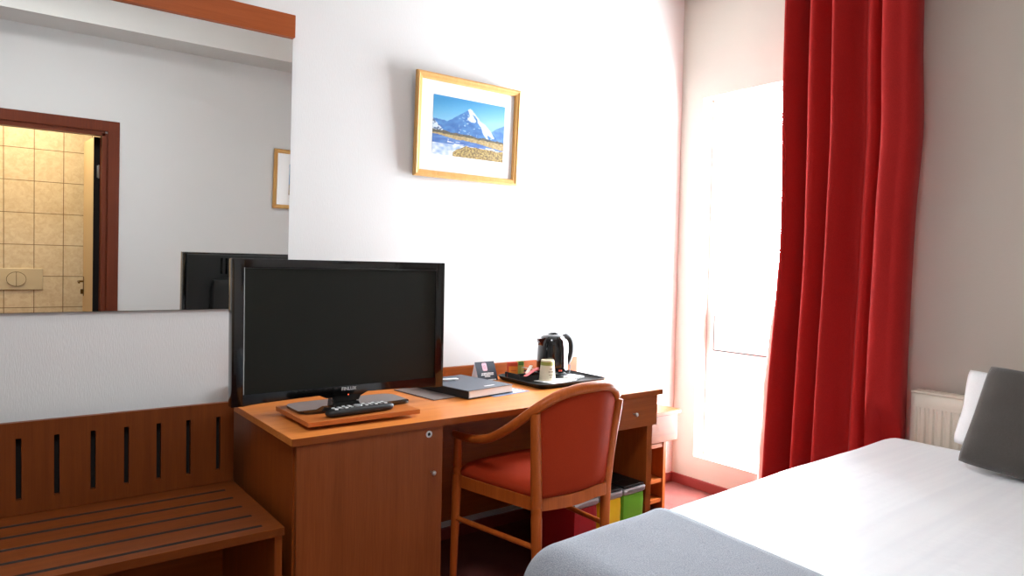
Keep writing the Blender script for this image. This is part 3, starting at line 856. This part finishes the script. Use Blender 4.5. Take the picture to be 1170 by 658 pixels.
b = nb(); ro = [oncard(-0.006+0.0055*math.cos(2*PI*k/20), 0.067+0.0075*math.sin(2*PI*k/20), 0.0013) for k in range(20)]; ri = [oncard(-0.006+0.0035*math.cos(2*PI*k/20), 0.067+0.0052*math.sin(2*PI*k/20), 0.0013) for k in range(20)]
vo = [b.verts.new(p) for p in ro]; vi = [b.verts.new(p) for p in ri]
for k in range(20): b.faces.new((vo[k], vo[(k+1) % 20], vi[(k+1) % 20], vi[k]))
obj('emblem_ring', b, M_PINK, em)
b = nb()
rr = random.Random(4)
for v0, ua, ub in ((0.036, -0.030, 0.034), (0.029, -0.033, 0.034), (0.021, -0.016, 0.014), (0.004, -0.012, 0.040)):
    u = ua
    while u < ub:
        wd_ = 0.0025 + rr.random()*0.003; hh = 0.0045 + rr.random()*0.0018
        cardquad(b, u, u+wd_, v0-hh/2, v0+hh/2); u += wd_+0.0011
obj('lettering', b, M_LETTER, cf)
b = nb()
b.faces.new([b.verts.new((-0.0534, y, z)) for y, z in ((-0.0395, 0), (0.0275, 0), (0, 0.083))]); obj('paper_side', b, plain('pale_blue_paper', (206, 216, 232), 0.6), cf)

# ------------------------------------------------------------------ tray and what stands on it
M_TRAY = plain('black_tray_plastic', (14, 14, 14), 0.45, spec=0.3)
ty = thing('tray', 'black rectangular serving tray with raised rim on the desk', 'tray', (2.105, 2.452, D), 0)
b = nb(); TXh, TYh, rr_, nseg = 0.205, 0.172, 0.045, 8
def rrect(hx, hy, r):
    out = []
    for cx, cy, a0 in ((hx-r, hy-r, 0), (-hx+r, hy-r, PI/2), (-hx+r, -hy+r, PI), (hx-r, -hy+r, 1.5*PI)):
        for k in range(nseg+1): out.append((cx + r*math.cos(a0+PI/2*k/nseg), cy + r*math.sin(a0+PI/2*k/nseg)))
    return out
prof = [(-0.020, 0.0), (-0.006, 0.010), (0.0, 0.0215), (-0.003, 0.0225), (-0.010, 0.012), (-0.022, 0.004)]
rings = [[b.verts.new((x, y, z)) for x, y in rrect(TXh+o, TYh+o, rr_+o)] for o, z in prof]
N = len(rings[0])
for i in range(len(rings)-1):
    for k in range(N): b.faces.new((rings[i][k], rings[i][(k+1) % N], rings[i+1][(k+1) % N], rings[i+1][k]))
b.faces.new(rings[-1]); b.faces.new(list(reversed(rings[0])))
obj('tray_body', b, M_TRAY, ty, True)
TZ = D + 0.0042
# caddy with sachets
cd_ = thing('sachet_caddy', 'small black open box holding tea sachets on the tray', 'caddy', (1.985, 2.520, TZ), 0)
b = nb(); bx(b, -0.060, 0.060, -0.055, 0.055, 0, 0.003)
bx(b, -0.060, -0.057, -0.055, 0.055, 0.003, 0.036); bx(b, 0.057, 0.060, -0.055, 0.055, 0.003, 0.036)
bx(b, -0.057, 0.057, -0.055, -0.052, 0.003, 0.026); bx(b, -0.057, 0.057, 0.052, 0.055, 0.003, 0.036); bx(b, -0.057, 0.057, -0.0015, 0.0015, 0.003, 0.030)
obj('box', b, M_BLACKM, cd_)
def sachet(name, label, cat, loc, rot, w_, h_, mat, bands, group=None):
    t = thing(name, label, cat, loc); t.rotation_euler = rot
    b = nb(); rbox(b, (-w_/2, -0.0022, 0), (w_/2, 0.0022, h_), (0.004, 0.0021, 0.004), (8, 4, 8), lambda p: Vector((p.x, p.y*(1.0+0.5*math.cos(p.x/w_*PI)*math.sin(max(0, min(1, p.z/h_))*PI)), p.z)))
    obj('wrapper', b, mat, t, 'all')
    for z0, z1, xa, xb, m in bands:
        b = nb(); bx(b, xa*w_, xb*w_, -0.0046, -0.0040, z0*h_, z1*h_); obj('print_band', b, m, t)
    return t
sachet('tea_sachet', 'red and orange tea sachet standing upright in the black caddy', 'sachet', (1.953, 2.553, TZ+0.0075), (math.radians(-9), math.radians(4), math.radians(-4)), 0.060, 0.074, M_RED2,
       [(0.12, 0.72, -0.38, 0.44, M_ORANGE), (0.42, 0.48, -0.2, 0.3, M_RED2), (0.80, 0.93, -0.40, 0.40, M_RED2)])
sachet('tea_sachet', 'green and yellow tea sachet standing right of the orange one', 'sachet', (2.006, 2.5645, TZ+0.0075), (math.radians(-6), math.radians(4), math.radians(-4)), 0.044, 0.074, M_GREENY,
       [(0.72, 0.95, -0.30, 0.34, M_GREEND), (0.10, 0.60, 0.05, 0.40, plain('pale_yellow_print', (214, 202, 120), 0.5))])
def stick(name, label, loc, rot, L, w_, mat):
    b = nb(); rbox(b, (-L/2, -w_/2, -0.002), (L/2, w_/2, 0.002), (0.003, w_*0.45, 0.0019), (10, 4, 2)); o = obj(name, b, mat, None, 'all')
    o.location = loc; o.rotation_euler = rot; tag(o, label, 'sugar stick'); return o
stick('sugar_stick', 'pink sugar stick lying across the black caddy', (2.005, 2.478, TZ+0.0415), (0.0, math.radians(-10), math.radians(24)), 0.135, 0.021, plain('pink_sugar_paper', (236, 120, 124), 0.6))
stick('sugar_stick', 'coral sugar stick lying under the pink one on the caddy', (2.028, 2.503, TZ+0.0405), (0.0, math.radians(-3), math.radians(6)), 0.105, 0.018, plain('coral_sugar_paper', (216, 92, 88), 0.6))
stick('sugar_stick', 'white sugar stick leaning over the back of the black caddy', (2.015, 2.510, TZ+0.0475), (0.0, math.radians(-12), math.radians(40)), 0.11, 0.018, plain('cream_sugar_paper', (226, 216, 202), 0.6))
stick('sugar_stick', 'grey-white sugar stick pointing right behind the pink one', (2.040, 2.530, TZ+0.0475), (0.0, math.radians(10), math.radians(-22)), 0.085, 0.015, plain('greyish_sugar_paper', (198, 190, 182), 0.6))
# white napkins and a menu card
np_ = nb(); bx(np_, -0.085, 0.085, -0.062, 0.062, 0, 0.003, 0.001); np_ = obj('napkin', np_, M_PAPER); np_.location = (2.105, 2.425, TZ+0.0004); np_.rotation_euler = (0, 0, math.radians(12)); tag(np_, 'white paper napkin under the upturned cup', 'napkin')
cdm = nb(); bx(cdm, -0.045, 0.045, -0.04, 0.04, 0, 0.010, 0.002); cdm = obj('paper_packet', cdm, M_PAPER); cdm.location = (2.226, 2.445, TZ+0.0004); cdm.rotation_euler = (0, 0, math.radians(14)); tag(cdm, 'flat white paper packet on the tray right of the cup', 'packet')
b = nb()
for k in range(5): bx(b, -0.035+k*0.014, -0.026+k*0.014, -0.0406, -0.0401, 0.0035, 0.0065)
obj('print', b, M_PRINT, cdm)
# upturned paper cup
cp = thing('paper_cup', 'beige paper cup standing upside down on the napkin', 'cup', (2.072, 2.445, TZ+0.0036), math.radians(0))
b = nb(); lathe(b, [(0.0375, 0), (0.0395, 0.001), (0.0397, 0.004), (0.0378, 0.006), (0.0300, 0.090), (0.0290, 0.094), (0.0270, 0.094), (0.0262, 0.0905)], 40); obj('cup_body', b, M_CUP, cp, True)
b = nb(); lathe(b, [(0.03215, 0.070), (0.03065, 0.087)], 40, cap=False); obj('printed_band', b, M_CUPG, cp, True)
b = nb(); rr = random.Random(11)
def oncup(a, z, e=0.0006):
    rad = 0.0378 + (0.030-0.0378)*(z-0.006)/0.084 + e
    return (rad*math.cos(a), rad*math.sin(a), z)
for z0, a0, a1 in ((0.055, -1.95, -1.55), (0.042, -2.10, -1.45), (0.028, -2.05, -1.5), (0.018, -1.9, -1.65)):
    a = a0
    while a < a1:
        da = 0.05+rr.random()*0.05; hh = 0.004+rr.random()*0.002
        b.faces.new([b.verts.new(oncup(*q)) for q in ((a, z0-hh/2), (a+da, z0-hh/2), (a+da, z0+hh/2), (a, z0+hh/2))]); a += da+0.05
obj('printed_lettering', b, M_PRINT, cp)
# kettle
kt = thing('kettle', 'black electric kettle at the back of the tray', 'kettle', (2.168, 2.525, TZ), math.radians(-8))
b = nb(); lathe(b, [(0.070, 0), (0.0735, 0.003), (0.0735, 0.014), (0.068, 0.018)], 40); obj('power_base', b, M_BLACKM, kt, True)
b = nb(); pr = [(0.066, 0.0182), (0.073, 0.022), (0.0745, 0.04), (0.0745, 0.09), (0.072, 0.14), (0.067, 0.172), (0.061, 0.186)]
lathe(b, pr, 48); obj('body', b, M_BLACKG, kt, True)
b = nb(); lathe(b, [(0.0605, 0.1863), (0.056, 0.194), (0.045, 0.2005), (0.025, 0.205), (0.006, 0.206)], 40); tube(b, catmull([(-0.02, 0, 0.203), (-0.008, 0, 0.209), (0.012, 0, 0.209), (0.028, 0, 0.203)]), 0.006, 10, (2.2, 0.8)); obj('lid', b, M_BLACKG, kt, True)
b = nb()  # spout towards the left
for k in range(1): pass
sp = [(-0.045, 0.125), (-0.066, 0.150), (-0.084, 0.180), (-0.080, 0.186), (-0.058, 0.190), (-0.045, 0.188)]
for s in (1,):
    L_ = []
    for x, z in sp:
        wv = 0.030*(1-((-x-0.045)/0.039)**1.5*0.75) if x < -0.045 else 0.030
        L_.append((x, wv, z))
    A = [b.verts.new((x, -w_, z)) for x, w_, z in L_]; B = [b.verts.new((x, w_, z)) for x, w_, z in L_]
    b.faces.new(A); b.faces.new(list(reversed(B)))
    for i in range(len(A)): b.faces.new((A[i], B[i], B[(i+1) % len(A)], A[(i+1) % len(A)]))
obj('spout', b, M_BLACKG, kt, True)
b = nb()
hp = catmull([(0.050, 0.0, 0.186), (0.078, 0, 0.192), (0.100, 0, 0.176), (0.109, 0, 0.145), (0.107, 0, 0.105), (0.094, 0, 0.070), (0.072, 0, 0.052)], 8)
tube(b, hp, [0.010 + 0.003*math.sin(PI*i/(len(hp)-1)) for i in range(len(hp))], 14, (1.15, 0.75), (0, 1, 0)); obj('handle', b, M_BLACKM, kt, True)
b = nb(); pts = [(0.0747, 0.05), (0.0747, 0.09), (0.0723, 0.14), (0.0675, 0.170)]; a0, a1 = -1.30, -0.92
for i in range(len(pts)-1):
    for k in range(5):
        aa, ab = a0+(a1-a0)*k/5, a0+(a1-a0)*(k+1)/5
        b.faces.new([b.verts.new((r_*math.cos(a)*1.012, r_*math.sin(a)*1.012, z)) for (r_, z), a in ((pts[i], aa), (pts[i], ab), (pts[i+1], ab), (pts[i+1], aa))])
bmesh.ops.remove_doubles(b, verts=b.verts[:], dist=1e-6)
obj('water_gauge', b, M_KWIN, kt, True)
b = nb()
for a in (-1.72, -1.57):
    b.faces.new([b.verts.new((0.0758*math.cos(q), 0.0758*math.sin(q), z)) for q, z in ((a, 0.036), (a+0.11, 0.036), (a+0.11, 0.043), (a, 0.043))])
obj('switch_mark', b, M_RED2, kt)
b = nb(); tube(b, catmull([(0.076, 0.0, 0.008), (0.105, 0.01, 0.006), (0.135, 0.05, 0.05), (0.128, 0.10, 0.09), (0.108, 0.135, 0.105)], 10), 0.0028, 8)
obj('power_cord', b, M_BLACKM, kt, True)

# ------------------------------------------------------------------ chair
ch = thing('armchair', 'bentwood armchair with brick-red upholstery pushed in at the desk', 'chair', (1.656, 1.82, 0), math.radians(5.4))
CZT = 0.465
legs = [((-0.193, -0.045, 0), (-0.181, -0.018, 0.46), (-0.210, -0.033, 0.785)), ((0.160, -0.045, 0), (0.181, -0.018, 0.46), (0.226, -0.033, 0.785))]
for s in range(2):
    b = nb(); P = catmull(legs[s], 10); tube(b, P, [0.013 + 0.0065*min(1, i/9) - 0.003*max(0, (i-12)/8) for i in range(len(P))], 16)
    obj('leg', b, W_CH, ch, True)
for s in (-1, 1):
    b = nb(); P = catmull([(s*0.228, 0.372, 0), (s*0.212, 0.376, 0.46), (s*0.214, 0.372, 0.626)], 10); tube(b, P, [0.0115 + 0.006*min(1, i/9) - 0.003*max(0, (i-12)/8) for i in range(len(P))], 16)
    obj('leg', b, W_CH, ch, True)
# seat frame (rounded ring) and seat
def seat_outline(o=0.0):
    pts = [(-0.176, -0.012), (-0.212+0.004, 0.30), (-0.204, 0.372), (-0.15, 0.412), (0, 0.428), (0.15, 0.412), (0.204, 0.372), (0.208, 0.30), (0.176, -0.012), (0.09, -0.040), (0, -0.050), (-0.09, -0.040)]
    P = catmull([(x, y, 0) for x, y in pts + [pts[0]]], 6)[:-1]
    c = Vector((0, 0.18, 0))
    return [c + (p-c)*(1+o/0.2) for p in P]
b = nb(); A = seat_outline(0.0); I = seat_outline(-0.018)
for a, i_, up in ((A, I, 1),):
    r0 = [b.verts.new((p.x, p.y, 0.442)) for p in A]; r1 = [b.verts.new((p.x, p.y, 0.486)) for p in A]
    r2 = [b.verts.new((p.x, p.y, 0.486)) for p in I]; r3 = [b.verts.new((p.x, p.y, 0.442)) for p in I]
    n = len(r0)
    for R0, R1 in ((r0, r1), (r1, r2), (r2, r3), (r3, r0)):
        for k in range(n): b.faces.new((R0[k], R0[(k+1) % n], R1[(k+1) % n], R1[k]))
obj('seat_frame', b, W_CH, ch, True)
b = nb(); rings = []
for o, z in ((-0.022, 0.475), (-0.006, 0.4875), (-0.004, 0.500), (-0.020, 0.518), (-0.055, 0.533), (-0.10, 0.541), (-0.15, 0.544)):
    rings.append([b.verts.new((p.x, p.y if p.y > 0.0 or True else 0, z)) for p in seat_outline(o)])
for i in range(len(rings)-1):
    n = len(rings[i])
    for k in range(n): b.faces.new((rings[i][k], rings[i][(k+1) % n], rings[i+1][(k+1) % n], rings[i+1][k]))
b.faces.new(rings[-1]); b.faces.new(list(reversed(rings[0])))
obj('seat', b, M_UPH, ch, 'all')
# bent rail: arms and crest in one sweep
half = [(0.0, -0.098, 0.862), (0.075, -0.090, 0.858), (0.145, -0.068, 0.840), (0.205, -0.035, 0.803), (0.232, 0.02, 0.756), (0.238, 0.09, 0.708), (0.234, 0.17, 0.667), (0.228, 0.25, 0.645), (0.222, 0.32, 0.638), (0.214, 0.385, 0.634), (0.206, 0.405, 0.633)]
rail = [(-x*0.98, y, z) for x, y, z in half[::-1]] + half[1:]
b = nb(); P = catmull(rail, 8); n = len(P)
tube(b, P, [0.014 + 0.005*(1-abs(2*i/(n-1)-1)) for i in range(n)], 16, (1.05, 1.0)); obj('bent_arm_rail', b, W_CH, ch, True)
# upholstered back
b = nb(); nu, nv = 24, 20
def backp(u, v, front):
    # u -1..1 , v 0..1
    zb = 0.488; xw = 0.172 + 0.030*v
    x = u*xw
    # height of the rail above this x
    ax = abs(x); hz = 0.803
    for i in range(3):
        if half[i][0] <= ax <= half[i+1][0]:
            t = (ax-half[i][0])/(half[i+1][0]-half[i][0]); hz = half[i][2]+(half[i+1][2]-half[i][2])*t
    z = zb + (hz-0.012-zb)*v
    yb = -0.045 - 0.045*v; ye = -0.020 - 0.014*v
    y = ye + (yb-ye)*(1-u*u)
    e = (1-abs(u)**4)*(1-abs(2*v-1)**6)
    return Vector((x, y + (0.022*e**0.5+0.003 if front else -0.010*e**0.5-0.003), z))
G = {}
for fr_ in (0, 1):
    for i in range(nu+1):
        for j in range(nv+1): G[(fr_, i, j)] = b.verts.new(backp(-1+2*i/nu, j/nv, fr_))
    for i in range(nu):
        for j in range(nv): b.faces.new((G[(fr_, i, j)], G[(fr_, i+1, j)], G[(fr_, i+1, j+1)], G[(fr_, i, j+1)]))
for i in range(nu):
    for j in (0, nv): b.faces.new((G[(0, i, j)], G[(0, i+1, j)], G[(1, i+1, j)], G[(1, i, j)]))
for j in range(nv):
    for i in (0, nu): b.faces.new((G[(0, i, j)], G[(0, i, j+1)], G[(1, i, j+1)], G[(1, i, j)]))
obj('backrest', b, M_UPH, ch, 'all')
for s in (-1, 1):
    b = nb(); y0, y1 = -0.03, 0.373
    tube(b, [(-0.186 if s < 0 else 0.172, y0, 0.325), (s*0.217, y1, 0.325)], 0.0095, 12); obj('stretcher', b, W_CH, ch, True)

# ------------------------------------------------------------------ recycling bins
def bin_(label, mat, loc, rz):
    t = thing('waste_bin', label, 'bin', loc, rz, None)
    b = nb(); rbox(b, (-0.070, 0, 0.0), (0.070, 0.22, 0.300), (0.016, 0.016, 0.010), (8, 8, 8), lambda p: Vector((p.x*(0.94+0.06*p.z/0.3), 0.11+(p.y-0.11)*(0.94+0.06*p.z/0.3), p.z))); obj('body', b, mat, t, True)
    b = nb(); rbox(b, (-0.0735, -0.004, 0.3003), (0.0735, 0.224, 0.328), (0.016, 0.016, 0.004), (8, 8, 4)); obj('rim', b, M_SILVER, t, True)
    b = nb(); bx(b, -0.066, 0.066, 0.003, 0.217, 0.3282, 0.338, 0.004); bx(b, -0.03, 0.03, 0.08, 0.12, 0.3382, 0.341, 0.001); obj('lid', b, M_BLACKM, t)
    return t
ang = math.radians(3)
for i, (nm, m) in enumerate((('red', M_BINR), ('yellow', M_BINY), ('green', M_BING))):
    d = 0.0735 + 0.1487*i
    bin_({'red': 'red waste bin under the desk behind the chair leg', 'yellow': 'yellow waste bin between the red and the green bin', 'green': 'green waste bin beside the desk side panel'}[nm], m,
         (1.868 + d*math.cos(ang), 2.02 + d*math.sin(ang), 0), ang)
